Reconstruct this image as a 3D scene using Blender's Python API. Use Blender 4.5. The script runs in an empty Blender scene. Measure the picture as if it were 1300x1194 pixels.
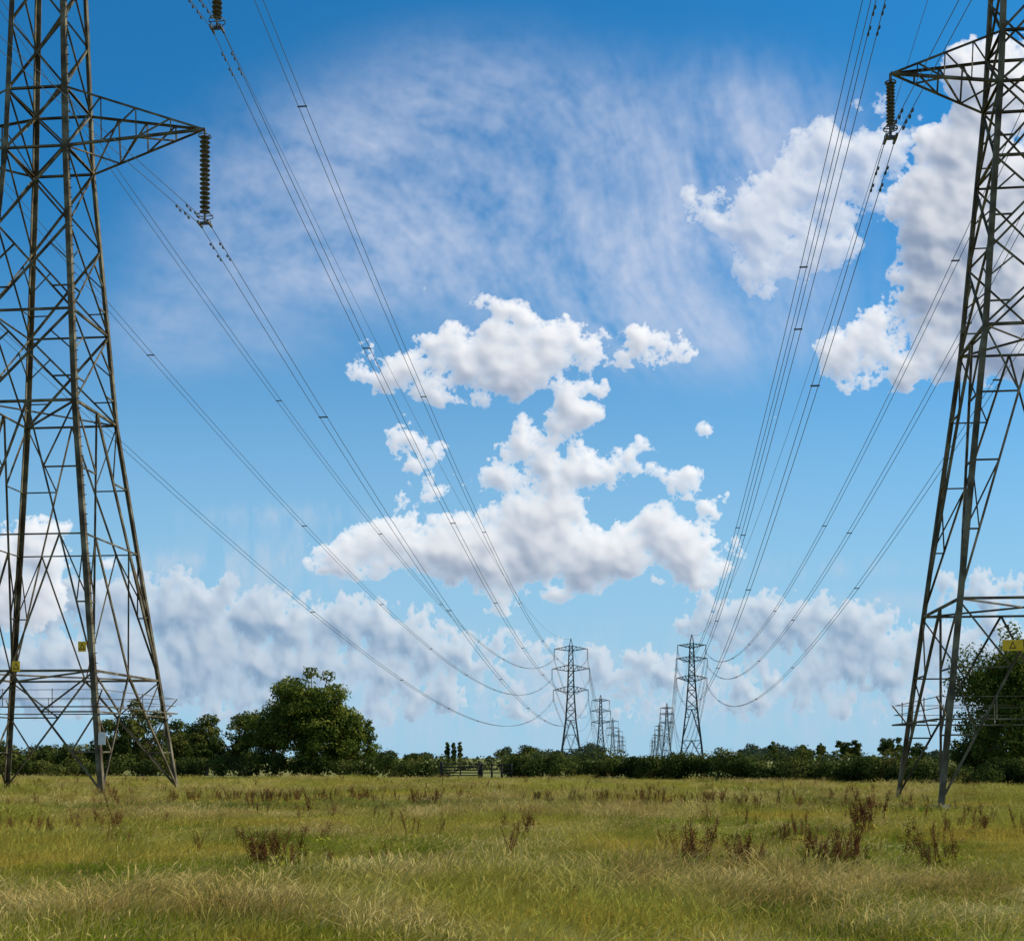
import bpy, math, random
import numpy as np
from mathutils import Vector, Matrix
random.seed(3); rng=np.random.default_rng(7)
scene=bpy.context.scene
scene.view_settings.view_transform='Standard'
F=1600.0; HX=650.0; HY=962.0; CH=1.6
def srgb(r,g,b):
    f=lambda c:(c/255/12.92) if c/255<=0.04045 else ((c/255+0.055)/1.055)**2.4
    return (f(r),f(g),f(b))
def link(o,parent=None):
    scene.collection.objects.link(o)
    if parent: o.parent=parent
    return o
def empty(name,loc,rz=0):
    e=bpy.data.objects.new(name,None); e.location=loc; e.rotation_euler=(0,0,rz); e.empty_display_size=1
    return link(e)
# ---------------------------------------------------------------- camera
cam=bpy.data.cameras.new('camera'); co=bpy.data.objects.new('camera',cam); link(co)
cam.sensor_width=36; cam.lens=36*F/1300; cam.shift_y=(HY-597)/1300; cam.clip_end=30000; cam.clip_start=0.1
co.location=(0,0,CH); co.rotation_euler=(math.radians(90),0,0); scene.camera=co
# ---------------------------------------------------------------- sun
SD=Vector((0.74,0.10,0.66)).normalized()
sl=bpy.data.lights.new('sun','SUN'); sl.energy=5.0; sl.angle=math.radians(0.5); sl.color=(1,0.92,0.78)
so=link(bpy.data.objects.new('sun',sl)); so.rotation_euler=SD.to_track_quat('Z','Y').to_euler(); so.location=(50,0,80)
# ---------------------------------------------------------------- world
class NB:
    def __init__(s,nt): s.nt=nt
    def n(s,t,**k):
        x=s.nt.nodes.new(t)
        for a,b in k.items(): setattr(x,a,b)
        return x
    def put(s,sock,v):
        if isinstance(v,bpy.types.NodeSocket): s.nt.links.new(v,sock)
        else: sock.default_value=v
    def m(s,op,a,b=0.0,c=None,clamp=False):
        x=s.n('ShaderNodeMath',operation=op,use_clamp=clamp)
        s.put(x.inputs[0],a); s.put(x.inputs[1],b)
        if c is not None: s.put(x.inputs[2],c)
        return x.outputs[0]
    def v(s,op,a,b=(0,0,0),c=None):
        x=s.n('ShaderNodeVectorMath',operation=op)
        s.put(x.inputs[0],a)
        s.put(x.inputs[1],b)
        if c is not None: s.put(x.inputs[2],c)
        return x.outputs[0]
    def mix(s,f,a,b):
        x=s.n('ShaderNodeMix',data_type='RGBA')
        s.put(x.inputs[0],f); s.put(x.inputs[6],a); s.put(x.inputs[7],b); return x.outputs[2]
    def mr(s,v,a,b,c=0.0,d=1.0,t='SMOOTHSTEP'):
        x=s.n('ShaderNodeMapRange',interpolation_type=t)
        s.put(x.inputs[0],v)
        for i,q in enumerate((a,b,c,d)): s.put(x.inputs[i+1],q)
        return x.outputs[0]
    def noise(s,vec,scale,detail=4,rough=0.5,dist=0.0,out=0):
        x=s.n('ShaderNodeTexNoise'); s.put(x.inputs['Vector'],vec)
        x.inputs['Scale'].default_value=scale; x.inputs['Detail'].default_value=detail
        x.inputs['Roughness'].default_value=rough; x.inputs['Distortion'].default_value=dist
        return x.outputs[out]
# ---- procedural cloud field: computed puffs eroded by turbulence, self-shadowed towards the sun
IW,IH=2048,1301; PXU=2048.0; SC=1.28
gi_,gj_=np.meshgrid(np.arange(IW),np.arange(IH))
PX=-150+(gi_+.5)/SC; PY=HY-(gj_+.5)/SC
def kgrid(h,w):
    return np.meshgrid(np.fft.rfftfreq(w),np.fft.fftfreq(h))
def spec(beta,lmax,seed,h=IH,w=IW,ax=1.0,ay=1.0):
    r=np.random.default_rng(seed); kx,ky=kgrid(h,w); k=np.sqrt((kx*ax)**2+(ky*ay)**2)
    a=(k**2+(1.0/lmax)**2)**(-(beta+1)/2); a[0,0]=0
    f=np.fft.rfft2(r.normal(size=(h,w)))*a; n=np.fft.irfft2(f,s=(h,w)); return (n/n.std()).astype(np.float32)
def blur(A,s,sy=None):
    sy=sy or s; h,w=A.shape; kx,ky=kgrid(h,w)
    return np.fft.irfft2(np.fft.rfft2(A)*np.exp(-2*math.pi**2*((kx*s)**2+(ky*sy)**2)),s=A.shape).astype(np.float32)
def samp(A,x,y):
    h,w=A.shape; x0=np.floor(x).astype(int); y0=np.floor(y).astype(int); fx=(x-x0); fy=(y-y0)
    x1=(x0+1)%w; y1=(y0+1)%h; x0%=w; y0%=h
    return (A[y0,x0]*(1-fx)+A[y0,x1]*fx)*(1-fy)+(A[y1,x0]*(1-fx)+A[y1,x1]*fx)*fy
def sst(x,a=0.,b=1.):
    t=np.clip((x-a)/(b-a),0,1); return t*t*(3-2*t)
def puff(H,cx,cy,r,z,sq=1.0):
    ix=(cx+150)*SC; iy=(HY-cy)*SC; R=r*SC
    x0=max(0,int(ix-R)); x1=min(IW,int(ix+R)+2); y0=max(0,int(iy-R*sq)); y1=min(IH,int(iy+R*sq)+2)
    if x1<=x0 or y1<=y0: return
    sx=(np.arange(x0,x1)-ix)/R; sy=(np.arange(y0,y1)-iy)/(R*sq)
    d=1-(sx[None,:]**2+sy[:,None]**2); S=np.sqrt(np.clip(d,0,1))
    v=np.where(d>0,z*np.clip(S*1.6,0,1)+r*S,0); Q=H[y0:y1,x0:x1]; np.maximum(Q,v,out=Q)
def cloudH(L,seed,sq=1.0,dens=30.,k=.90):
    r=np.random.default_rng(seed); H=np.zeros((IH,IW),np.float32)
    for (px,py,rx,ry) in L:
        rx=rx*k; ry=ry*k
        n=int(14+rx*ry/dens); m_=min(rx,ry)
        for i in range(n):
            a=r.uniform(0,6.283); q=math.sqrt(r.random()); c=math.cos(a)*q; s=math.sin(a)*q
            if s>0: s*=.75
            R=max(5,m_*(.18+.36*r.random()**1.5)*(1.15-.4*q))
            puff(H,px+rx*c,py+ry*s,R,m_*.45*math.sqrt(max(0,1-q*q)),sq)
    return H
def finish(H,seed,warp=8.,ero=10.,thr=11.,tk=10.,lm=110,sun=(4,7),smooth=1.6,aniso=1.0,puffy=.40,td=230.,edge=5.):
    wx=spec(.95,70,seed)*warp; wy=spec(.95,70,seed+1)*warp
    H=samp(H,gi_+wx,gj_+wy).astype(np.float32); H=blur(H,smooth)
    n=spec(.78,lm,seed+2,ax=aniso); Hs=blur(H,11)
    gate=sst(Hs,0.3,9)
    n2=spec(.55,24,seed+3)
    D=H*puffy+Hs*.80+(n*ero+n2*ero*.22)*gate-thr
    D=np.clip(D,0,None)
    a=1-np.exp(-D/tk); a=a*sst(D,0,edge)
    Dl=blur(np.minimum(D,60),1.4)
    tau=np.zeros_like(H)
    for k in range(1,13):
        tau+=np.roll(Dl,(-sun[1]*k,-sun[0]*k),(0,1))*(1-k/14)
    tau=blur(tau,2.0); T=np.exp(-tau/td)
    def lam(s,nz):
        Z=blur(D,s); gy,gx=np.gradient(Z); ln=np.sqrt(gx**2+gy**2+nz*nz); return np.clip((-gx*.45-gy*.72+nz*.53)/ln,-.3,1)
    L=.56*T+.28*lam(9,.8)+.14*lam(3.5,1.6)+.09
    L=L+.30*np.exp(-D/11.)
    return a,np.clip(L,0,1.08)
CUM=[(562,371,22,18),(612,386,46,20),(640,390,34,20),(495,468,84,36),(560,456,64,36),(640,460,84,46),(700,430,62,36),
(785,436,84,32),(848,440,56,27),(742,488,32,34),(590,494,76,28),(516,560,26,34),(540,602,34,42),(522,632,24,26),
(632,596,56,32),(688,574,54,40),(722,530,34,34),(748,602,68,34),(798,590,40,27),(700,636,50,26),
(520,694,96,46),(610,704,116,56),(680,678,80,50),(725,705,86,52),(805,694,78,48),(876,712,76,42),(650,758,64,28),(455,712,80,30),
(865,612,29,27),(897,552,21,20),(912,650,25,23),(966,538,32,15),(942,710,21,13),(968,700,17,12),
(1262,110,60,70),(1225,205,66,58),(1190,262,56,56),(1245,310,98,85),(1180,380,62,60),(1120,440,84,46),(1210,450,104,50),(1095,478,50,30),(1300,400,90,90),(1380,250,90,120),
(30,705,56,52),(5,760,90,50),(140,708,22,24)]
CUS=[(1128,182,54,44),(1070,215,84,54),(1000,258,84,54),(930,276,58,36),(1000,312,66,46),(975,352,44,30),(1060,270,60,40)]
LOW=[(90,775,100,42),(235,775,130,46),(350,798,140,44),(455,800,100,42),(530,832,90,38),(300,850,230,48),(120,860,180,54),(590,885,140,26),
(770,850,100,34),(940,795,100,40),(1050,798,110,42),(1110,850,110,38),(1020,875,170,34),(1270,755,90,34),(790,898,200,24),(1200,893,230,32),(1250,830,150,38),(400,893,330,30),(650,830,90,30)]
A1,L1=finish(cloudH(CUM,1),21,thr=9.5)
A2,L2=finish(cloudH(CUS,2),31,warp=14,ero=13,thr=8,tk=18,smooth=3)
A3,L3=finish(cloudH(LOW,3,.55,30,1.),41,warp=7,ero=11,thr=9.5,tk=10,lm=80,sun=(3,5),aniso=.7,td=120.)
E=lambda px,py,rx,ry: np.exp(-(((PX-px)/rx)**2+((PY-py)/ry)**2))
n1=spec(.9,160,51,ax=.35); n2=spec(1.4,300,52)
A4=np.clip((.9*E(420,700,130,24)+.8*E(360,655,90,14)+.7*E(250,740,160,30)+.6*E(1110,765,90,14)+.5*E(1010,720,120,14)+.9*E(640,880,900,60)+.5*E(230,712,60,10))*(.6+.36*n1),0,.8)
# cirrus: fan of fine streaks
dx=(1150-PX)+0.0; dy=(820-PY)
ang=np.arctan2(dy,dx)+spec(2.2,1200,61)*.05+spec(1.6,160,63)*.003; rad=np.hypot(dx,dy)+n2*14
t1=spec(.9,120,62,1024,1024); s1=samp(t1,ang*520,rad*.20); t2=spec(.8,50,64,1024,1024); s2=samp(t2,ang*1000+99,rad*.5)
M=(.95*E(670,240,300,150)+.75*E(860,340,240,130)+.65*E(450,290,220,100)+.6*E(310,330,180,110)+.5*E(960,150,170,90)+.5*E(600,110,170,80)+.4*E(210,440,150,50)+.4*E(880,430,170,60)+.3*E(300,200,140,80))
n3=spec(1.6,400,65); n4=spec(.8,60,66)
A5=np.clip(sst(M*(1+.16*n3),.05,1.35)*(.57+.13*s1+.05*s2+.05*n4),0,.8)
A5=blur(A5,1.4)
S=lambda r,g,b: np.array(srgb(r,g,b))
hzf=np.clip((PY-560)/400,0,1)[...,None]
def ccol(L,dark,lite): return S(*dark)*(1-L[...,None])+S(*lite)*L[...,None]
C=np.zeros((IH,IW,3)); AT=np.zeros((IH,IW,1))
def over(col,a):
    global C,AT
    a=np.clip(a,0,1)[...,None]; C=col*a+C*(1-a); AT=a+AT*(1-a)
over(np.ones((IH,IW,3))*S(200,211,233),A5)
over(ccol(np.clip(L3*1.1-.05,0,1),(124,150,182),(225,230,237)),A3*.84)
over(np.ones((IH,IW,3))*S(186,206,226),A4*.75)
c1=ccol(L1,(124,144,174),(253,253,254)); c1=c1*(1-.22*hzf)+S(205,217,230)*.22*hzf
over(ccol(np.clip(L2*1.05,0,1),(160,178,208),(247,249,252)),A2*.9)
over(c1,A1*.98)
C=C/np.maximum(AT,1e-4)
def mkimg(name,arr):
    im=bpy.data.images.new(name,IW,IH,alpha=False,float_buffer=True,is_data=True); b=np.ones((IH,IW,4),np.float32); b[...,:3]=arr
    im.pixels.foreach_set(b.ravel()); im.update(); im.pack(); return im
im_c=mkimg('cloud_colour',C); im_a=mkimg('cloud_cover',AT)
world=bpy.data.worlds.new('World'); scene.world=world; world.use_nodes=True
world.cycles.sampling_method='MANUAL'; world.cycles.sample_map_resolution=512
nt=world.node_tree; nt.nodes.clear(); B=NB(nt)
tc=B.n('ShaderNodeTexCoord'); dirv=tc.outputs['Generated']
sep=B.n('ShaderNodeSeparateXYZ'); nt.links.new(dirv,sep.inputs[0])
yy=B.m('MAXIMUM',B.m('ABSOLUTE',sep.outputs[1]),0.08)
u=B.m('DIVIDE',sep.outputs[0],yy); vv=B.m('DIVIDE',sep.outputs[2],yy)
cb=B.n('ShaderNodeCombineXYZ'); nt.links.new(B.m('ADD',u,0.5),cb.inputs[0]); nt.links.new(B.m('MULTIPLY',vv,PXU/IH),cb.inputs[1]); p=cb.outputs[0]
def tex(im):
    t=B.n('ShaderNodeTexImage',extension='MIRROR',interpolation='Linear'); t.image=im; nt.links.new(p,t.inputs[0]); return t.outputs[0]
sky=B.n('ShaderNodeTexSky',sky_type='NISHITA'); sky.sun_disc=False
sky.sun_elevation=math.asin(SD.z); sky.sun_rotation=math.atan2(SD.x,SD.y); sky.ozone_density=2.0; sky.air_density=1.0; sky.dust_density=0.6
skyc=B.v('MULTIPLY',sky.outputs[0],(0.17,0.98,1.42))
K=10.0
def kc(r,g_,b,s=1.0):
    c=srgb(r,g_,b); return (c[0]*K*s,c[1]*K*s,c[2]*K*s,1)
hz=B.mr(vv,-0.06,0.52,1.0,0.0,'SMOOTHERSTEP')
col=B.mix(B.m('MULTIPLY',hz,0.96),skyc,kc(164,204,230))
fade=B.mr(vv,1.2,2.5,1.0,0.0)
col=B.mix(B.m('MULTIPLY',tex(im_a),fade),col,B.v('MULTIPLY',tex(im_c),(K,K,K)))
col=B.mix(B.mr(sep.outputs[2],-0.02,0.0,1,0,'LINEAR'),col,kc(120,130,90,0.5))
bg=B.n('ShaderNodeBackground'); nt.links.new(col,bg.inputs[0]); bg.inputs[1].default_value=0.1
ow=B.n('ShaderNodeOutputWorld'); nt.links.new(bg.outputs[0],ow.inputs[0])
# ---------------------------------------------------------------- materials
def mat(name,ramp,scale=1.0,detail=4,rough=0.7,metal=0.0,transl=0.0,ramp2=None,scale2=0.05,bump=0):
    m=bpy.data.materials.new(name); m.use_nodes=True; t=m.node_tree; t.nodes.clear(); B=NB(t)
    geo=B.n('ShaderNodeNewGeometry'); pos=geo.outputs['Position']
    n=B.noise(pos,scale,detail,0.55)
    r=B.n('ShaderNodeValToRGB'); t.links.new(n,r.inputs[0])
    r.color_ramp.elements[0].position=0.35; r.color_ramp.elements[1].position=0.65
    r.color_ramp.elements[0].color=(*ramp[0],1); r.color_ramp.elements[1].color=(*ramp[-1],1)
    if len(ramp)==3:
        e=r.color_ramp.elements.new(0.5); e.color=(*ramp[1],1)
    c=r.outputs[0]
    if ramp2:
        n2=B.noise(pos,scale2,4,0.6)
        c=B.mix(B.mr(n2,0.46,0.58),c,(*ramp2,1))
    out=B.n('ShaderNodeOutputMaterial')
    if transl>0:
        bs=B.n('ShaderNodeBsdfDiffuse'); t.links.new(c,bs.inputs[0])
        tr=B.n('ShaderNodeBsdfTranslucent'); t.links.new(c,tr.inputs[0]); mx=B.n('ShaderNodeMixShader'); mx.inputs[0].default_value=transl
        t.links.new(bs.outputs[0],mx.inputs[1]); t.links.new(tr.outputs[0],mx.inputs[2]); t.links.new(mx.outputs[0],out.inputs[0])
    else:
        bs=B.n('ShaderNodeBsdfPrincipled'); t.links.new(c,bs.inputs['Base Color']); bs.inputs['Roughness'].default_value=rough; bs.inputs['Metallic'].default_value=metal
        bs.inputs['Specular IOR Level'].default_value=0.2
        if bump:
            b=B.n('ShaderNodeBump'); b.inputs[0].default_value=bump; t.links.new(n,b.inputs['Height']); t.links.new(b.outputs[0],bs.inputs['Normal'])
        t.links.new(bs.outputs[0],out.inputs[0])
    return m
M_steel=mat('weathered_steel',[(0.045,0.030,0.014),(0.095,0.074,0.042),(0.19,0.160,0.100)],1.3,6,0.75,0.0)
M_steel_far=mat('steel_far',[(0.045,0.047,0.042),(0.08,0.085,0.08)],0.4,2,0.7)
M_conc=mat('concrete',[(0.12,0.11,0.09),(0.26,0.24,0.20)],4,5,0.9)
M_ins=mat('insulator_glaze',[(0.05,0.04,0.033),(0.17,0.15,0.13)],8,3,0.25)
M_wire=mat('aluminium_conductor',[(0.08,0.09,0.10),(0.13,0.14,0.15)],1,2,0.55,0.3)
M_yel=mat('yellow_enamel',[(0.72,0.42,0.02),(0.8,0.50,0.03)],5,3,0.5)
M_blk=mat('black_print',[(0.02,0.02,0.02),(0.03,0.03,0.03)],5,3,0.5)
M_white=mat('white_enamel',[(0.6,0.6,0.58),(0.75,0.75,0.72)],5,3,0.5)
M_leaf=mat('leaf_green',[(0.035,0.055,0.010),(0.095,0.125,0.022),(0.21,0.21,0.035)],0.8,4,0.6,0,0.35)
M_leaf2=mat('leaf_hedge',[(0.025,0.040,0.010),(0.07,0.090,0.020),(0.17,0.16,0.038)],0.5,5,0.65,0,0.3)
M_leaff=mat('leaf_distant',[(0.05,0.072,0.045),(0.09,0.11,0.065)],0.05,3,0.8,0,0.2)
M_bark=mat('bark',[(0.06,0.045,0.03),(0.14,0.11,0.08)],3,5,0.9)
M_ground=mat('field_soil_grass',[(0.10,0.095,0.018),(0.19,0.17,0.035),(0.31,0.24,0.07)],1.2,7,0.95,0,0,(0.13,0.16,0.02),0.10,0.3)
M_gr=mat('grass_green',[(0.11,0.145,0.012),(0.21,0.245,0.022),(0.36,0.33,0.05)],0.55,6,0.6,0,0.42,(0.46,0.34,0.06),0.13)
M_st=mat('grass_straw',[(0.30,0.20,0.055),(0.48,0.35,0.11),(0.66,0.51,0.20)],0.6,6,0.7,0,0.3,(0.34,0.32,0.05),0.13)
M_dock=mat('dock_seed_brown',[(0.08,0.032,0.012),(0.19,0.088,0.034)],6,3,0.8,0,0.2)
M_wood=mat('gate_timber',[(0.02,0.017,0.014),(0.06,0.052,0.043)],5,4,0.85)
# ---------------------------------------------------------------- mesh helper
class MB:
    def __init__(s): s.v=[]; s.f=[]; s.m=[]
    def strut(s,p,q,a,b,w,t=None,mi=0):
        """rolled steel angle from p to q, flanges along a and b"""
        p=Vector(p); q=Vector(q); d=(q-p)
        if d.length<1e-6: return
        d.normalize(); a=Vector(a); a=a-d*a.dot(d)
        if a.length<1e-3: a=d.orthogonal()
        a.normalize(); bb=d.cross(a)
        if bb.dot(Vector(b))<0: bb=-bb
        t=t or w*0.16
        prof=[(0,0),(w,0),(w,t),(t,t),(t,w),(0,w)]
        k=len(s.v)
        for e in (p,q):
            for x,y in prof: s.v.append(e+a*(x-w*.3)+bb*(y-w*.3))
        for i in range(6):
            j=(i+1)%6; s.f.append((k+i,k+j,k+6+j,k+6+i)); s.m.append(mi)
    def bar(s,p,q,w,h=None,mi=0,up=(0,0,1)):
        h=h or w; p=Vector(p); q=Vector(q); d=(q-p).normalized(); a=Vector(up).cross(d)
        if a.length<1e-3: a=d.orthogonal()
        a.normalize(); b=d.cross(a); k=len(s.v)
        for e in (p,q):
            for x,y in((-1,-1),(1,-1),(1,1),(-1,1)): s.v.append(e+a*x*w/2+b*y*h/2)
        for i in range(4):
            j=(i+1)%4; s.f.append((k+i,k+j,k+4+j,k+4+i)); s.m.append(mi)
        s.f.append((k+3,k+2,k+1,k)); s.f.append((k+4,k+5,k+6,k+7)); s.m+= [mi,mi]
    def lathe(s,o,prof,n=12,mi=0):
        k=len(s.v)
        for z,r in prof:
            for i in range(n):
                a=2*math.pi*i/n; s.v.append(Vector((o[0]+r*math.cos(a),o[1]+r*math.sin(a),o[2]+z)))
        for j in range(len(prof)-1):
            for i in range(n):
                i2=(i+1)%n; s.f.append((k+j*n+i,k+j*n+i2,k+(j+1)*n+i2,k+(j+1)*n+i)); s.m.append(mi)
    def mesh(s,name,mats):
        me=bpy.data.meshes.new(name); me.from_pydata([tuple(v) for v in s.v],[],s.f)
        for m in mats: me.materials.append(m)
        me.polygons.foreach_set('material_index',s.m); me.update(); return me
# ---------------------------------------------------------------- pylons
CS=[(-1,-1),(1,-1),(1,1),(-1,1)]
def lattice(T,k=1.0,detail=True):
    m=MB(); prof=T['prof']
    zs=[a for a,_ in prof]; ws=[b for _,b in prof]
    W=lambda z: float(np.interp(z,zs,ws))
    C=lambda i,z: Vector((CS[i%4][0]*W(z),CS[i%4][1]*W(z),z))
    LW=T['leg']*k; BW=T['br']*k; SW=BW*0.65
    for i in range(4):
        sx,sy=CS[i]
        for a,b in zip(zs[:-1],zs[1:]):
            m.strut(C(i,a),C(i,b),(-sx,0,0),(0,-sy,0),LW*(1.0 if a<30 else .75))
        if detail: m.bar(C(i,0)+Vector((0,0,-.1)),C(i,0)+Vector((0,0,.16)),0.5,0.5,1)
    for i in range(4):
        j=i+1; inn=-(C(i,0)+C(j,0)); inn.z=0; inn.normalize(); up=(0,0,1)
        S=lambda a,b,w=BW: m.strut(a,b,up,inn,w)
        mid=lambda z:(C(i,z)+C(j,z))/2
        z1,z2=T['z1'],T['z2']
        S(mid(z1),C(i,0.2)); S(mid(z1),C(j,0.2)); S(C(i,z1),C(j,z1))
        for c in (i,j):
            A=C(c,0.2); Bm=mid(z1)
            for t in (0.33,0.66):
                pd=A.lerp(Bm,t); S(pd,C(c,0.2+(z1-.2)*t),SW); S(pd,C(c,0.2+(z1-.2)*(t+.33)),SW)
        S(C(i,z2),C(j,z2),BW*1.1)
        n=T['nk']
        for c in (i,j):
            A=C(c,z1); Bm=mid(z2); S(A,Bm)
            for q in range(1,n):
                t=q/n; pd=A.lerp(Bm,t); pl=C(c,z1+(z2-z1)*t)
                S(pd,pl,SW)
                S(pd,C(c,z1+(z2-z1)*(t+ (1/n))) if q%2 else C(c,z1+(z2-z1)*(t-(1/n))),SW)
        a=C(i,z1).lerp(mid(z2),0.5); b=C(j,z1).lerp(mid(z2),0.5)
        if T['inner']: S(a,mid(z1),SW*1.2); S(b,mid(z1),SW*1.2); S(a,b,SW)
        P=T['pan']
        for q,(a,b) in enumerate(zip(P[:-1],P[1:])):
            S(C(i,a),C(j,b),BW*.9); m.strut(C(j,a),C(i,b),up,-inn,BW*.9)
            wa,wb=W(a),W(b); t=wa/(wa+wb); x=C(i,a).lerp(C(j,b),t)
            if detail and b<25:
                for c,o in((i,j),(j,i)):
                    h=C(c,a).lerp(C(o,b),t*.5); S(h,C(c,a+(b-a)*t*.5),SW)
                    h2=x.lerp(C(c,b),.5); S(h2,C(c,a+(b-a)*t),SW)
            if q in T['hor']: S(C(i,b),C(j,b))
        m.strut(C(i,zs[-1]),(0,0,T['H']),up,inn,BW)
    for z in (z1,z2):
        m.strut(C(0,z),C(2,z),(0,0,1),(1,0,0),SW*1.2); m.strut(C(1,z),C(3,z),(0,0,1),(1,0,0),SW*1.2)
    tips=[]
    for (zl,zt,ztip,L) in T['arms']:
        for i in range(4):
            for z in (zl,zt): m.strut(C(i,z),C(i+1,z),(0,0,1),(0,0,1),BW)
        for s in (-1,1):
            lo=[Vector((s*W(zl),y*W(zl),zl)) for y in(-1,1)]; hi=[Vector((s*W(zt),y*W(zt),zt)) for y in(-1,1)]
            tip=Vector((s*L,0,ztip)); tips.append(tip)
            N=4
            for y in (0,1):
                m.strut(lo[y],tip,(0,0,1),(0,1-2*y,0),BW*1.1); m.strut(hi[y],tip,(0,0,-1),(0,1-2*y,0),BW)
                for q in range(0,N-1):
                    a=lo[y].lerp(tip,q/N); b=hi[y].lerp(tip,(q+1)/N); c2=lo[y].lerp(tip,(q+1)/N)
                    m.strut(a,b,(0,0,1),(0,1,0),SW*.9)
                    m.strut(b,c2,(0,0,1),(0,1,0),SW*.9)
            for q in range(0,N-1):
                a=lo[q%2].lerp(tip,q/N); b=lo[(q+1)%2].lerp(tip,(q+1)/N); m.strut(a,b,(0,1,0),(0,0,1),SW*.9)
    if detail:
        for dz in (0,0.35,0.7):
            z=T['guard']+dz; e=W(z)+0.45
            pts=[Vector((a*e,b*e,z)) for a,b in CS]
            for i in range(4):
                m.bar(pts[i],pts[(i+1)%4],0.06 if dz==0 else 0.022,0.05 if dz==0 else 0.022)
        for i in range(4):
            z=T['guard']; e=W(z)+.45; q=Vector((CS[i][0]*e,CS[i][1]*e,z)); m.bar(C(i,z),q,0.06); m.bar(C(i,z),q+Vector((0,0,.7)),0.04)
            for t in (.25,.5,.75):
                a=Vector((CS[i][0]*e,CS[i][1]*e,z)).lerp(Vector((CS[(i+1)%4][0]*e,CS[(i+1)%4][1]*e,z)),t)
                b=C(i,z).lerp(C(i+1,z),t); m.bar(a,b,0.04); m.bar(a,a+Vector((0,0,.75)),0.025)
        for z in np.arange(3,zs[-1],0.42):
            q=C(1,z); m.bar(q,q+Vector((0.2,0,0)),0.03)
    return m,tips,W
def insulator(T,tips,k=1.0,n=14):
    m=MB(); L=T['il']; R=T['ir']*k; N=T['in']; bots=[]
    for t in tips:
        o=Vector(t)
        prof=[(0,.05*k),(-0.25,.05*k)]
        z=-0.3; pitch=(L-0.65)/N
        for i in range(N):
            prof+=[(z,.05),(z-pitch*.12,R*.75),(z-pitch*.30,R),(z-pitch*.38,R*.93),(z-pitch*.38,.06),(z-pitch*.95,.05)]; z-=pitch
        prof+=[(-L,.05),(-L-.02,0.0)]
        m.lathe(o,prof,n)
        if k<1.5:
            for zz,rr in((-0.3,R*1.2),(-L+.3,R*1.55)):
                for i in range(14):
                    a=2*math.pi*i/14; b=2*math.pi*(i+1)/14
                    m.bar(o+Vector((rr*math.cos(a),rr*math.sin(a),zz)),o+Vector((rr*math.cos(b),rr*math.sin(b),zz)),.03)
                m.bar(o+Vector((-rr,0,zz)),o+Vector((rr,0,zz)),.03)
            m.bar(o+Vector((-T['tw']-.05,0,-L)),o+Vector((T['tw']+.05,0,-L)),.06,.14)
            for s in(-1,1): m.bar(o+Vector((s*T['tw'],-.3,-L-.04)),o+Vector((s*T['tw'],.3,-L-.04)),.08,.1)
        bots.append(o+Vector((0,0,-L-.05)))
    return m,bots
TA=dict(prof=[(0,4.25),(8.9,3.13),(16.8,2.15),(28,1.38),(36.5,1.12),(46.5,0.75)],H=49.8,leg=.22,br=.095,z1=5.2,z2=16.8,nk=4,inner=True,
  pan=[16.8,20.8,24.6,28.0,30.6,33.6,36.6,39.2,42.2,44.8,46.8],hor=[0,2,3,5,6,8],arms=[(28.0,30.6,29.1,7.05),(36.6,39.2,37.6,7.6),(44.8,46.8,45.6,6.7)],guard=3.7,il=4.1,ir=.23,tw=.22)
TA['in']=17
TB=dict(prof=[(0,3.45),(15.5,1.66),(24,1.0),(34.5,0.55)],H=37.0,leg=.17,br=.08,z1=6.6,z2=15.5,nk=4,inner=False,
  pan=[15.5,18.4,21.1,23.6,25.3,27.2,29.2,30.7,32.4,34.4],hor=[1,2,3,5,6,8],arms=[(23.6,25.3,24.6,4.3),(29.2,30.7,30.2,4.4),(33.2,34.4,34.0,4.0)],guard=2.8,il=2.15,ir=.15,tw=.16)
TB['in']=13
meshes={}
for key,T in(('A',TA),('B',TB)):
    for far,k,ms in((0,1.0,M_steel),(1,2.0,M_steel_far),(2,3.6,M_steel_far)):
        m,tips,W=lattice(T,k,far==0); im,bots=insulator(T,tips,1 if far==0 else 1.7*k/2.3,14 if far==0 else 6)
        meshes[key,far]=(m.mesh('lattice_'+key,[ms,M_conc]),im.mesh('insulators_'+key,[M_ins])); 
        T['tips']=tips; T['bots']=bots; T['W']=W
def pylon(key,far,x,y,rz):
    e=empty('electricity_pylon',(x,y,0),rz)
    link(bpy.data.objects.new('steel_lattice',meshes[key,far][0]),e); link(bpy.data.objects.new('insulator_strings',meshes[key,far][1]),e)
    return e
RA=-math.atan(155/F); RB=-math.radians(6.4)
A=[(-20.46,55.84)]+[(-25.5+d*0.0969,d) for d in (508,960,1500,2080,2700)]
Bp=[(17.0,41.9)]+[(x,d) for x,d in((16.5+361*.0969,361),(21.0+810*.0969,810),(25+1270*.0969,1270),(29+1750*.0969,1750),(33+2300*.0969,2300))]
pa=[pylon('A',0 if i==0 else (1 if i==1 else 2),x,y,RA) for i,(x,y) in enumerate(A)]
pb=[pylon('B',0 if i==0 else (1 if i==1 else 2),x,y,RB) for i,(x,y) in enumerate(Bp)]
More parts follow.
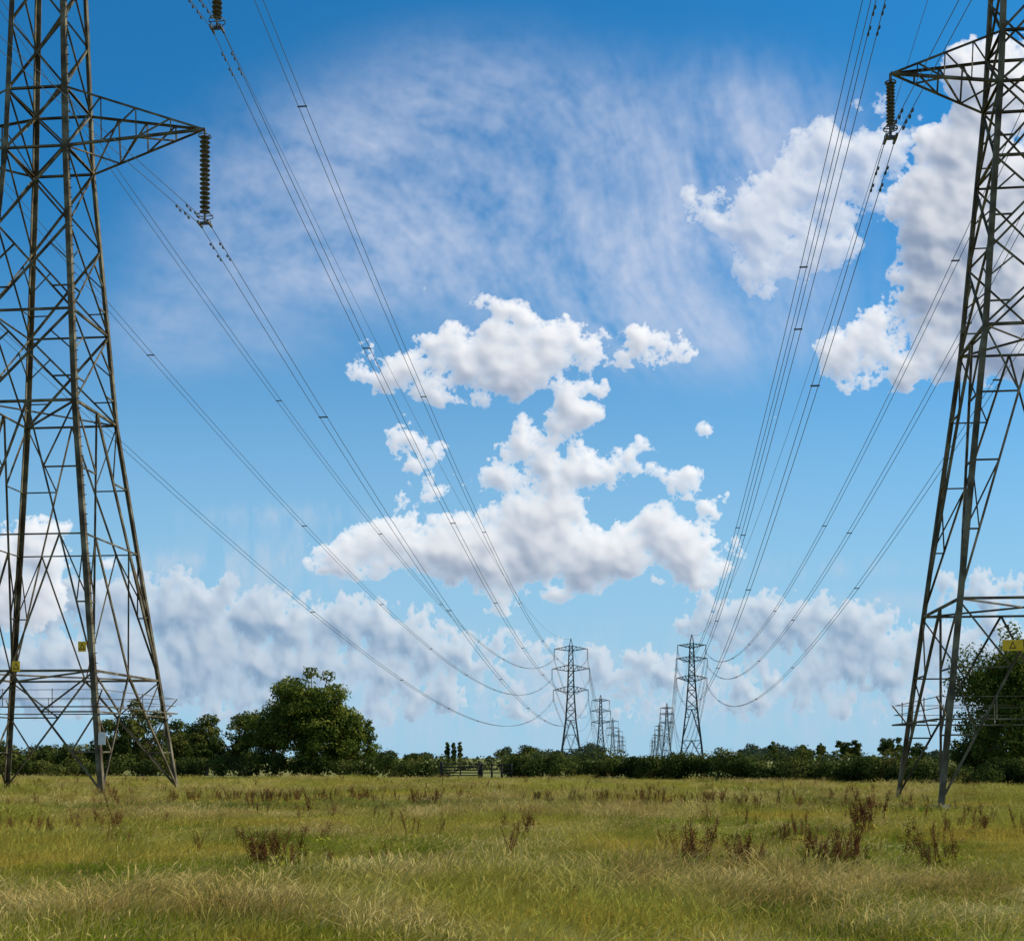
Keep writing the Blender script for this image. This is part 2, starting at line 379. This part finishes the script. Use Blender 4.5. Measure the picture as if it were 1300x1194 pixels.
def plate(parent,loc,w,h,name='danger_sign_plate'):
    m=MB(); x,y,z=loc
    m.bar((x-w/2,y,z),(x+w/2,y,z),.012,h,0)
    k=len(m.v); c=-.011
    for a,b in((-.32*h,-.3*h),(.32*h,-.3*h),(0,.36*h)): m.v.append(Vector((x+a,y+c,z+b)))
    m.f.append((k,k+1,k+2)); m.m.append(1)
    k=len(m.v)
    for a,b in((-.2*h,-.22*h),(.2*h,-.22*h),(0,.2*h)): m.v.append(Vector((x+a,y+c-.004,z+b)))
    m.f.append((k,k+1,k+2)); m.m.append(0)
    link(bpy.data.objects.new(name,m.mesh(name,[M_yel,M_blk])),parent)
def yp(T,z): return -T['W'](z)-.12
plate(pa[0],(3.1,yp(TA,6.1),6.2),.34,.42); plate(pa[0],(0.3,yp(TA,5.4),5.4),.34,.42)
plate(pb[0],(-1.15,yp(TB,5.2),5.1),.62,.34)
m=MB(); m.bar((4.0,yp(TA,2.4),2.4),(4.3,yp(TA,2.4),2.4),.012,.5); link(bpy.data.objects.new('tower_number_plate',m.mesh('tower_number_plate',[M_white])),pa[0])
# ---------------------------------------------------------------- conductors
def wires(name,T,P,rzs,sag,back):
    cu=bpy.data.curves.new(name,'CURVE'); cu.dimensions='3D'; cu.bevel_depth=0.018; cu.bevel_resolution=0; cu.use_fill_caps=False
    sp=MB(); tw=T['tw']
    def W(i,l):
        x,y=P[i]; M=Matrix.Translation((x,y,0))@Matrix.Rotation(rzs,4,'Z'); return M@Vector(l)
    dirv=Vector((-math.sin(rzs),math.cos(rzs),0)); side=Vector((math.cos(rzs),math.sin(rzs),0))
    spans=[]
    for b in list(T['bots'])+[Vector((0,0,T['H']))]:
        ew=abs(b.x)<.01
        for off in ([0] if ew else [-tw,tw]):
            l=b+Vector((off,0,0))
            spans.append((W(0,l)-dirv*back,W(0,l),1,ew,off))
            for i in range(len(P)-1): spans.append((W(i,l),W(i+1,l),0,ew,off))
    for a,b,bk,ew,off in spans:
        L=(b-a).length; s=sag*(L/ (P[1][1]-P[0][1]))**2*(0.8 if ew else 1)
        N=70; s_=cu.splines.new('POLY'); s_.points.add(N)
        for q in range(N+1):
            t=q/N; t=t*t if not bk else 1-(1-t)**2
            pt=a.lerp(b,t); pt.z-=4*s*t*(1-t)
            s_.points[q].co=(*pt,1); dist=max(40,pt.length); s_.points[q].radius=min(3.4,(dist/70)**0.62)*(0.7 if ew else 1)
        if off>0:
            nsp=int(L/48)
            for q in range(nsp+1):
                t=(q+.5+0.2*math.sin(q*7+a.z))/(nsp+1); pt=a.lerp(b,t); pt.z-=4*s*t*(1-t)
                if pt.y<700:
                    w=max(1,(pt.length/110)**.5); sp.bar(pt-side*(2*tw+.06),pt+side*.06,.06*w,.07*w)
        for e,o,sg in((a,b,1),(b,a,-1)):
            if e.y<60 and e.y>30:
                for dd in (1.6,2.6):
                    pt=e+(o-e).normalized()*dd; pt.z-=4*s*(dd/L)+.09; d=(o-e).normalized()
                    sp.bar(pt-d*.24,pt+d*.24,.02); sp.bar(pt-d*.27,pt-d*.14,.07); sp.bar(pt+d*.14,pt+d*.27,.07)
    cu.materials.append(M_wire); o=link(bpy.data.objects.new(name,cu))
    link(bpy.data.objects.new('spacers_and_dampers',sp.mesh('spacers_and_dampers',[M_wire])),o)
wires('overhead_power_line',TA,A,RA,15.5,420)
wires('overhead_power_line',TB,Bp,RB,11.5,320)
# ---------------------------------------------------------------- ground
gm=MB()
ys=[-400,-60,0,10,20,35,60,90,130,300,1000,4000,12000]; 
xs=[-9000,-2000,-400,-100,-40,0,40,100,400,2000,9000]
for y in ys:
    for x in xs: gm.v.append(Vector((x,y,0)))
for j in range(len(ys)-1):
    for i in range(len(xs)-1):
        k=j*len(xs)+i; gm.f.append((k,k+1,k+1+len(xs),k+len(xs))); gm.m.append(0)
link(bpy.data.objects.new('ground',gm.mesh('ground',[M_ground])))
# ---------------------------------------------------------------- foliage helper
def leafmesh(name,C,size,mats,out=None,mi=None,asp=0.6):
    n=len(C); a=rng.normal(size=(n,3)); 
    nrm=rng.normal(size=(n,3)); 
    if out is not None: nrm=nrm*0.6+out*1.0
    nrm[:,2]+=0.35
    nrm/=np.linalg.norm(nrm,axis=1)[:,None]
    a-=nrm*np.sum(a*nrm,1)[:,None]; a/=np.linalg.norm(a,axis=1)[:,None]; b=np.cross(nrm,a)
    s=(size*(0.6+0.8*rng.random(n)))[:,None]
    V=np.stack([C-a*s*.5,C+b*s*.5*asp+a*s*.05,C+a*s*.5,C-b*s*.5*asp+a*s*.05],1).reshape(-1,3)
    me=bpy.data.meshes.new(name); me.vertices.add(4*n); me.vertices.foreach_set('co',V.astype(np.float32).ravel())
    me.loops.add(4*n); me.loops.foreach_set('vertex_index',np.arange(4*n,dtype=np.int32))
    me.polygons.add(n); me.polygons.foreach_set('loop_start',np.arange(0,4*n,4,dtype=np.int32)); me.polygons.foreach_set('loop_total',np.full(n,4,dtype=np.int32))
    for m in mats: me.materials.append(m)
    me.update(calc_edges=True); return me
def blobcloud(cs,rs,n):
    cs=np.array(cs); rs=np.array(rs); w=(rs.mean(1))**2; idx=rng.choice(len(cs),n,p=w/w.sum())
    d=rng.normal(size=(n,3)); d/=np.linalg.norm(d,axis=1)[:,None]
    r=1-0.45*rng.random(n)**1.6+0.12*rng.normal(size=n)
    return cs[idx]+d*rs[idx]*r[:,None], d
def limb(m,p,q,r0,r1,n=7,seg=4,wob=.1):
    p=Vector(p); q=Vector(q); k=len(m.v); d=(q-p).normalized(); a=d.orthogonal().normalized(); b=d.cross(a)
    for j in range(seg+1):
        t=j/seg; c=p.lerp(q,t)+ (a*random.uniform(-wob,wob)+b*random.uniform(-wob,wob) if 0<j<seg else Vector())
        r=r0+(r1-r0)*t
        for i in range(n):
            g_=2*math.pi*i/n; m.v.append(c+(a*math.cos(g_)+b*math.sin(g_))*r)
    for j in range(seg):
        for i in range(n):
            i2=(i+1)%n; m.f.append((k+j*n+i,k+j*n+i2,k+(j+1)*n+i2,k+(j+1)*n+i)); m.m.append(0)
def tree(name,x,y,h,w,base=0.12,nc=70,nl=26000,ls=.24,shape='round',mt=M_leaf,lean=0):
    e=empty(name,(x,y,0)); cs=[];rs=[]
    m=MB(); top=Vector((lean,0,h*.55)); limb(m,(0,0,-.1),top,h*.035,h*.014,8,6,.12)
    for i in range(nc):
        d=rng.normal(size=3); d/=np.linalg.norm(d); rr=rng.random()**.45
        z=d[2]*rr
        cz=h*(base+1)/2; hz_=h*(1-base)/2
        r=(0.08+0.13*rng.random())*w*(1.15-rr*.4)
        if shape=='poplar': r=w*.3
        c=np.array([d[0]*rr*(w/2-r*.4)+lean*(.5+z*.5),d[1]*rr*(w/2-r*.4),cz+z*(hz_-r*.5)])
        if shape=='poplar': c[2]=rng.uniform(r,h-r); f=math.sin(math.pi*min(1,(c[2]/h)*.85+.12))**.6; c[0]=d[0]*.25*w*f; c[1]=d[1]*.25*w*f; r*=f
        cs.append(c); rs.append([r*1.1,r*1.1,r*.8])
    for i in range(0,nc,4):
        st=Vector((lean*.5,0,h*random.uniform(.12,.5))); limb(m,st,Vector(cs[i]),h*.012,h*.003,5,3,.1)
    P,D=blobcloud(cs,rs,nl); keep=P[:,2]>0.15; P=P[keep]; D=D[keep]
    link(bpy.data.objects.new('foliage',leafmesh('foliage',P,ls,[mt],D)),e)
    link(bpy.data.objects.new('trunk_and_limbs',m.mesh('trunk',[M_bark])),e)
    return e
def X(px,d): return (px-HX)/F*d
tree('oak_tree',X(398,104),104,9.2,7.6,0.06,90,28000,.25)
tree('oak_tree',X(442,106),106,5.8,4.8,0.02,45,10000,.24)
tree('oak_tree',X(348,107),107,6.8,5.5,0.02,50,12000,.24)
for px,d,h,w in((305,118,6.2,5.5),(262,116,5.6,5.5),(225,120,5.4,5),(182,112,7.0,6.0),(150,118,5.4,5.5),(100,125,3.4,6),(50,130,3.2,6),(0,125,3.2,6),(-60,120,6,8)):
    tree('hawthorn_tree',X(px,d),d,h,w,0.0,32,7000,.25,mt=M_leaf2)
tree('oak_tree',X(1298,88),88,11.4,9.5,0.05,100,34000,.24)
tree('oak_tree',X(1395,92),92,10,10,0.05,70,14000,.28)
tree('hawthorn_tree',X(1240,94),94,4.6,5,0.0,32,7000,.23,mt=M_leaf2)
def hedge(name,pts,hf,thick,nl,ls,mt):
    pts=[Vector(p) for p in pts]; cs=[];rs=[]
    for a,b in zip(pts[:-1],pts[1:]):
        n=int((b-a).length/0.8)+1
        for i in range(n):
            t=(i+rng.random())/n; c=a.lerp(b,t); h=hf(c.x)*(0.7+.5*rng.random())
            for q in range(2):
                r=thick*(.33+.3*rng.random()); cs.append([c.x+rng.normal()*.3,c.y+rng.normal()*thick*.4,max(.4,h-r*.8) if q==0 else h*.45*rng.random()+.3]); rs.append([r*1.15,r,r*.85])
    P,D=blobcloud(cs,rs,nl); keep=P[:,2]>0.05; 
    return link(bpy.data.objects.new(name,leafmesh(name,P[keep],ls,[mt],D[keep])))
wob=lambda x: .35*math.sin(x*.21)+.28*math.sin(x*.57+1)+.25*math.sin(x*1.3+2)
hedge('hedge',[(-75,116,0),(X(400,103),103,0),(X(560,97),97,0)],lambda x:1.7+wob(x)*.9,1.5,40000,.22,M_leaf2)
hedge('hedge',[(X(642,97),97,0),(X(830,93),93,0)],lambda x:1.4+wob(x)*.8,1.4,15000,.20,M_leaf2)
hedge('hedge',[(X(815,92),92,0),(X(1080,80),80,0),(X(1190,74),74,0),(X(1420,70),70,0)],lambda x:1.65+wob(x)*.8,1.6,48000,.18,M_leaf2)
hedge('hedge',[(-110,160,0),(140,165,0)],lambda x:2.2+wob(x)*1.5,2.2,34000,.34,M_leaf2)
def belt(name,y,x0,x1,h,var,step,nl,ls,skip=0):
    cs=[];rs=[]; x=x0
    while x<x1:
        x+=step*(.4+rng.random()*1.2); hh=h*(1-var+2*var*rng.random())*(0.7+.4*math.sin(x/y*37)+.25*math.sin(x/y*91+2))
        hh=max(hh,h*.3)
        for q in range(4):
            r=hh*(.22+.14*rng.random()); cs.append([x+rng.normal()*hh*.28,y+rng.normal()*10,max(.3*hh,hh-r-rng.random()*hh*.5)]); rs.append([r*1.25,r,r])
    P,D=blobcloud(cs,rs,nl); k=P[:,2]>0
    link(bpy.data.objects.new(name,leafmesh(name,P[k],ls,[M_leaff],D[k])))
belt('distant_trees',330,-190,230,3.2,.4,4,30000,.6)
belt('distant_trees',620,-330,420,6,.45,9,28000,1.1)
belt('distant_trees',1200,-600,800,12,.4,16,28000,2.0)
for px,py,d,w in((670,942,380,7),(983,934,300,2.8),(1022,943,300,5),(1042,940,315,3.5),(1072,933,300,4.5),(1085,937,300,4),(1125,932,300,5),(1140,935,300,4),(1165,940,300,5),(524,955,300,5),(640,952,500,9)):
    tree('field_tree',X(px,d),d,(HY-py)/F*d+CH,w,0.12,26,2600,.42,mt=M_leaf2)
for px,py in((568,939),(576,940),(584,937)):
    tree('poplar_tree',X(px,340),340,(HY-py)/F*340+CH,1.6,0.03,34,2200,.34,'poplar',M_leaf2)
# ---------------------------------------------------------------- gate and post fence
m=MB(); gx=X(585,96); gy=95.5
for s in(-1.45,1.45): m.bar((gx+s,gy,0),(gx+s,gy,1.35),.18)
for z in(.3,.5,.7,.92,1.17): m.bar((gx-1.4,gy-.1,z),(gx+1.4,gy-.1,z),.05,.09)
m.bar((gx-1.4,gy-.16,.3),(gx+1.4,gy-.16,1.15),.04,.08)
for s in(-1.35,0,1.35): m.bar((gx+s,gy-.15,.25),(gx+s,gy-.15,1.2),.08,.05)
link(bpy.data.objects.new('field_gate',m.mesh('field_gate',[M_wood])))
m=MB()
for i in range(4): 
    x=X(612,96)+i*.75; m.bar((x,gy,0),(x,gy,1.2),.11)
for z in(.5,.8,1.1): m.bar((X(612,96),gy-.07,z),(X(612,96)+2.25,gy-.07,z),.04,.08)
link(bpy.data.objects.new('wooden_fence',m.mesh('wooden_fence',[M_wood])))
# ---------------------------------------------------------------- grass
def hidden_coll(name,meshs):
    c=bpy.data.collections.new(name)
    for i,me in enumerate(meshs):
        o=bpy.data.objects.new('%s_%02d'%(name,i),me); c.objects.link(o)
    return c
def clump(nb,rad,hmin,hmax,fs,wd):
    V=[];Fc=[];Mi=[]
    for i in range(nb):
        r=rad*math.sqrt(random.random()); a=random.uniform(0,6.283); x=r*math.cos(a); y=r*math.sin(a)
        straw=random.random()<fs
        h=random.uniform(hmin,hmax)*(1.35 if straw else 1); w=wd*random.uniform(.6,1.3)
        ba=random.gauss(0.3,1.0); bend=random.uniform(.3,1.1)*h; dx=math.cos(ba)*bend; dy=math.sin(ba)*bend
        fa=random.uniform(0,3.1416); wx=math.cos(fa)*w; wy=math.sin(fa)*w
        k=len(V); segs=[(0,1),(.5,.85),(1,.08)] if not straw else [(0,.4),(.68,.35),(.82,1.2),(1,.1)]
        for t,ww in segs:
            cx=x+dx*t*t; cy=y+dy*t*t; cz=h*(t-.3*t*t*bend/h)
            V.append((cx-wx*ww/2,cy-wy*ww/2,cz)); V.append((cx+wx*ww/2,cy+wy*ww/2,cz))
        for j in range(len(segs)-1): Fc.append((k+2*j,k+2*j+1,k+2*j+3,k+2*j+2)); Mi.append(1 if straw else 0)
    me=bpy.data.meshes.new('grass_clump'); me.from_pydata(V,[],Fc); me.materials.append(M_gr); me.materials.append(M_st)
    me.polygons.foreach_set('material_index',Mi); me.update(); return me
def scatter(name,coll,P,rot,sc,idx):
    me=bpy.data.meshes.new(name); me.vertices.add(len(P)); me.vertices.foreach_set('co',P.astype(np.float32).ravel())
    a=me.attributes.new('rot','FLOAT_VECTOR','POINT'); a.data.foreach_set('vector',rot.astype(np.float32).ravel())
    a=me.attributes.new('sc','FLOAT_VECTOR','POINT'); a.data.foreach_set('vector',sc.astype(np.float32).ravel())
    a=me.attributes.new('idx','INT','POINT'); a.data.foreach_set('value',idx.astype(np.int32))
    o=link(bpy.data.objects.new(name,me))
    ng=bpy.data.node_groups.new(name+'_scatter','GeometryNodeTree')
    ng.interface.new_socket('Geometry',in_out='INPUT',socket_type='NodeSocketGeometry'); ng.interface.new_socket('Geometry',in_out='OUTPUT',socket_type='NodeSocketGeometry')
    gi=ng.nodes.new('NodeGroupInput'); go=ng.nodes.new('NodeGroupOutput'); ip=ng.nodes.new('GeometryNodeInstanceOnPoints'); ci=ng.nodes.new('GeometryNodeCollectionInfo')
    ci.inputs['Collection'].default_value=coll; ci.inputs['Separate Children'].default_value=True; ci.inputs['Reset Children'].default_value=True
    def at(nm,ty):
        x=ng.nodes.new('GeometryNodeInputNamedAttribute'); x.data_type=ty; x.inputs['Name'].default_value=nm; return x.outputs['Attribute']
    L=ng.links.new; L(gi.outputs[0],ip.inputs['Points']); L(ci.outputs[0],ip.inputs['Instance']); ip.inputs['Pick Instance'].default_value=True
    L(at('idx','INT'),ip.inputs['Instance Index']); L(at('rot','FLOAT_VECTOR'),ip.inputs['Rotation']); L(at('sc','FLOAT_VECTOR'),ip.inputs['Scale']); L(ip.outputs[0],go.inputs[0])
    md=o.modifiers.new('scatter','NODES'); md.node_group=ng; return o
variants=[clump(120,.5,.07,.20,.10,.010),clump(120,.5,.08,.22,.35,.010),clump(110,.48,.10,.27,.65,.009),clump(130,.5,.05,.16,.04,.011),clump(115,.48,.08,.21,.22,.010),clump(100,.40,.16,.36,.85,.009)]
gc=hidden_coll('grass_clump',variants)
def vnoise(x,y,s,seed):
    r=np.random.default_rng(seed); out=0
    for i in range(6):
        a=r.uniform(0,6.28); f=s*(.6+r.random()*1.6); out=out+np.sin((x*math.cos(a)*.6+y*math.sin(a)*1.4)*f+r.uniform(0,6.28))
    return out/2.4
pts=[]
for y0,y1,dens,scl in((8,20,10,1.0),(20,35,5.5,1.2),(35,60,3.0,1.5),(60,98,1.3,1.9)):
    area=.5*(y1**2-y0**2)*.92; n=int(area*dens)
    y=np.sqrt(rng.uniform(y0**2,y1**2,n)); x=(rng.random(n)-.5)*.92*y
    pts.append(np.stack([x,y,np.full(n,scl)],1))
pts=np.concatenate(pts); x,y=pts[:,0],pts[:,1]
pn=vnoise(x,y,.40,5)*.8+vnoise(x,y,1.1,15)*.5+rng.normal(size=len(x))*.35
idx=np.digitize(pn,[-.9,-.35,.15,.6,1.05]); order=np.array([3,0,4,1,2,5]); idx=order[idx]
s=pts[:,2]*(.75+.5*rng.random(len(x))); hs=pts[:,2]**.35*(.75+.45*rng.random(len(x)))*(1+.30*vnoise(x,y,.6,9).clip(-1,1.3)+.22*vnoise(x,y,2.1,19).clip(-1,1.5)); hs=np.where(y>60,hs*.8,hs)
P=np.stack([x,y,np.zeros(len(x))],1)
rot=np.stack([rng.normal(size=len(x))*.06,rng.normal(size=len(x))*.06,rng.normal(size=len(x))*.9],1)
scatter('grass',gc,P,rot,np.stack([s,s,np.clip(hs,.35,2.2)],1),idx)
def dock(nb):
    V=[];Fc=[];Mi=[]
    def quad(c,s,mi):
        a=Vector((random.gauss(0,1),random.gauss(0,1),random.gauss(0,1))).normalized(); b=a.orthogonal().normalized()
        k=len(V); 
        for p_ in (c-a*s,c+b*s*.6,c+a*s,c-b*s*.6): V.append(tuple(p_))
        Fc.append((k,k+1,k+2,k+3)); Mi.append(mi)
    for i in range(nb):
        ang=random.uniform(0,6.28); le=random.uniform(.05,.3); h=random.uniform(.45,.8); base=Vector((random.gauss(0,.07),random.gauss(0,.07),0)); top=base+Vector((math.cos(ang)*le,math.sin(ang)*le,h))
        sd=Vector((.006,0,0)); k=len(V); V.extend([tuple(base-sd),tuple(base+sd),tuple(top+sd*.5),tuple(top-sd*.5)]); Fc.append((k,k+1,k+2,k+3)); Mi.append(0)
        for q in range(55):
            t=random.uniform(.38,1.0); c=base.lerp(top,t)+Vector((random.gauss(0,.02),random.gauss(0,.02),random.gauss(0,.01))); quad(c,random.uniform(.009,.016),0)
        for b in range(3):
            t=random.uniform(.45,.7); s0=base.lerp(top,t); e=s0+Vector((random.gauss(0,.08),random.gauss(0,.08),random.uniform(.10,.22)))
            for q in range(18): quad(s0.lerp(e,random.random())+Vector((random.gauss(0,.01),random.gauss(0,.01),0)),random.uniform(.009,.014),0)
    for i in range(8): 
        c=Vector((random.gauss(0,.14),random.gauss(0,.14),random.uniform(.05,.25))); quad(c,random.uniform(.05,.09),1)
    me=bpy.data.meshes.new('dock_plant'); me.from_pydata(V,[],Fc); me.materials.append(M_dock); me.materials.append(M_gr); me.polygons.foreach_set('material_index',Mi); me.update(); return me
dc=hidden_coll('dock_stalks',[dock(3),dock(5),dock(6),dock(4)])
DP=[]
def dk(px,py,n,sx,sy,sc=1.0):
    d=CH*F/(py-HY); 
    for i in range(n): DP.append((X(px,d)+rng.normal()*sx,d+rng.normal()*sy,sc*rng.uniform(.65,1.05)))
for a in((340,1108,10,.2,.3),(905,1112,9,.3,.4),(1050,1110,10,.25,.3),(1155,1108,7,.3,.4),(960,1112,5,.3,.3,.75),(1100,1062,6,.1,.2,1.3),(820,1034,5,.3,.5,1.3),(1235,1062,10,.5,.6,.9),(1000,1075,5,.4,.5,.7),
          (370,1022,50,3.0,1.5,.85),(430,1022,20,1.5,1.0,.85),(20,1062,15,.8,.8,.8),(740,1025,32,2.4,1.6,.85),(880,1030,16,1.2,1.2,1.0),(940,1030,8,1,1,.9),(1180,1035,10,1.2,1.5,.9),(600,1020,10,3,2,.8),(150,1012,28,3,3,.8),(1080,1015,14,3,3,.85),(700,1008,26,8,5,.85),(280,1170,2,.2,.2,.5),(760,1150,2,.3,.3,.5),(520,1040,10,2,1,.7),(650,1060,6,1,1,.6)):
    dk(*a)
for i in range(240):
    d=rng.uniform(18,90); DP.append(((rng.random()-.5)*.9*d,d,rng.uniform(.4,.85)))
DP=np.array(DP); n=len(DP)
scatter('dock_plants',dc,np.stack([DP[:,0],DP[:,1],np.zeros(n)],1),np.stack([np.zeros(n),np.zeros(n),rng.uniform(0,6.28,n)],1),np.repeat(DP[:,2:3],3,1),rng.integers(0,4,n))
print('done')
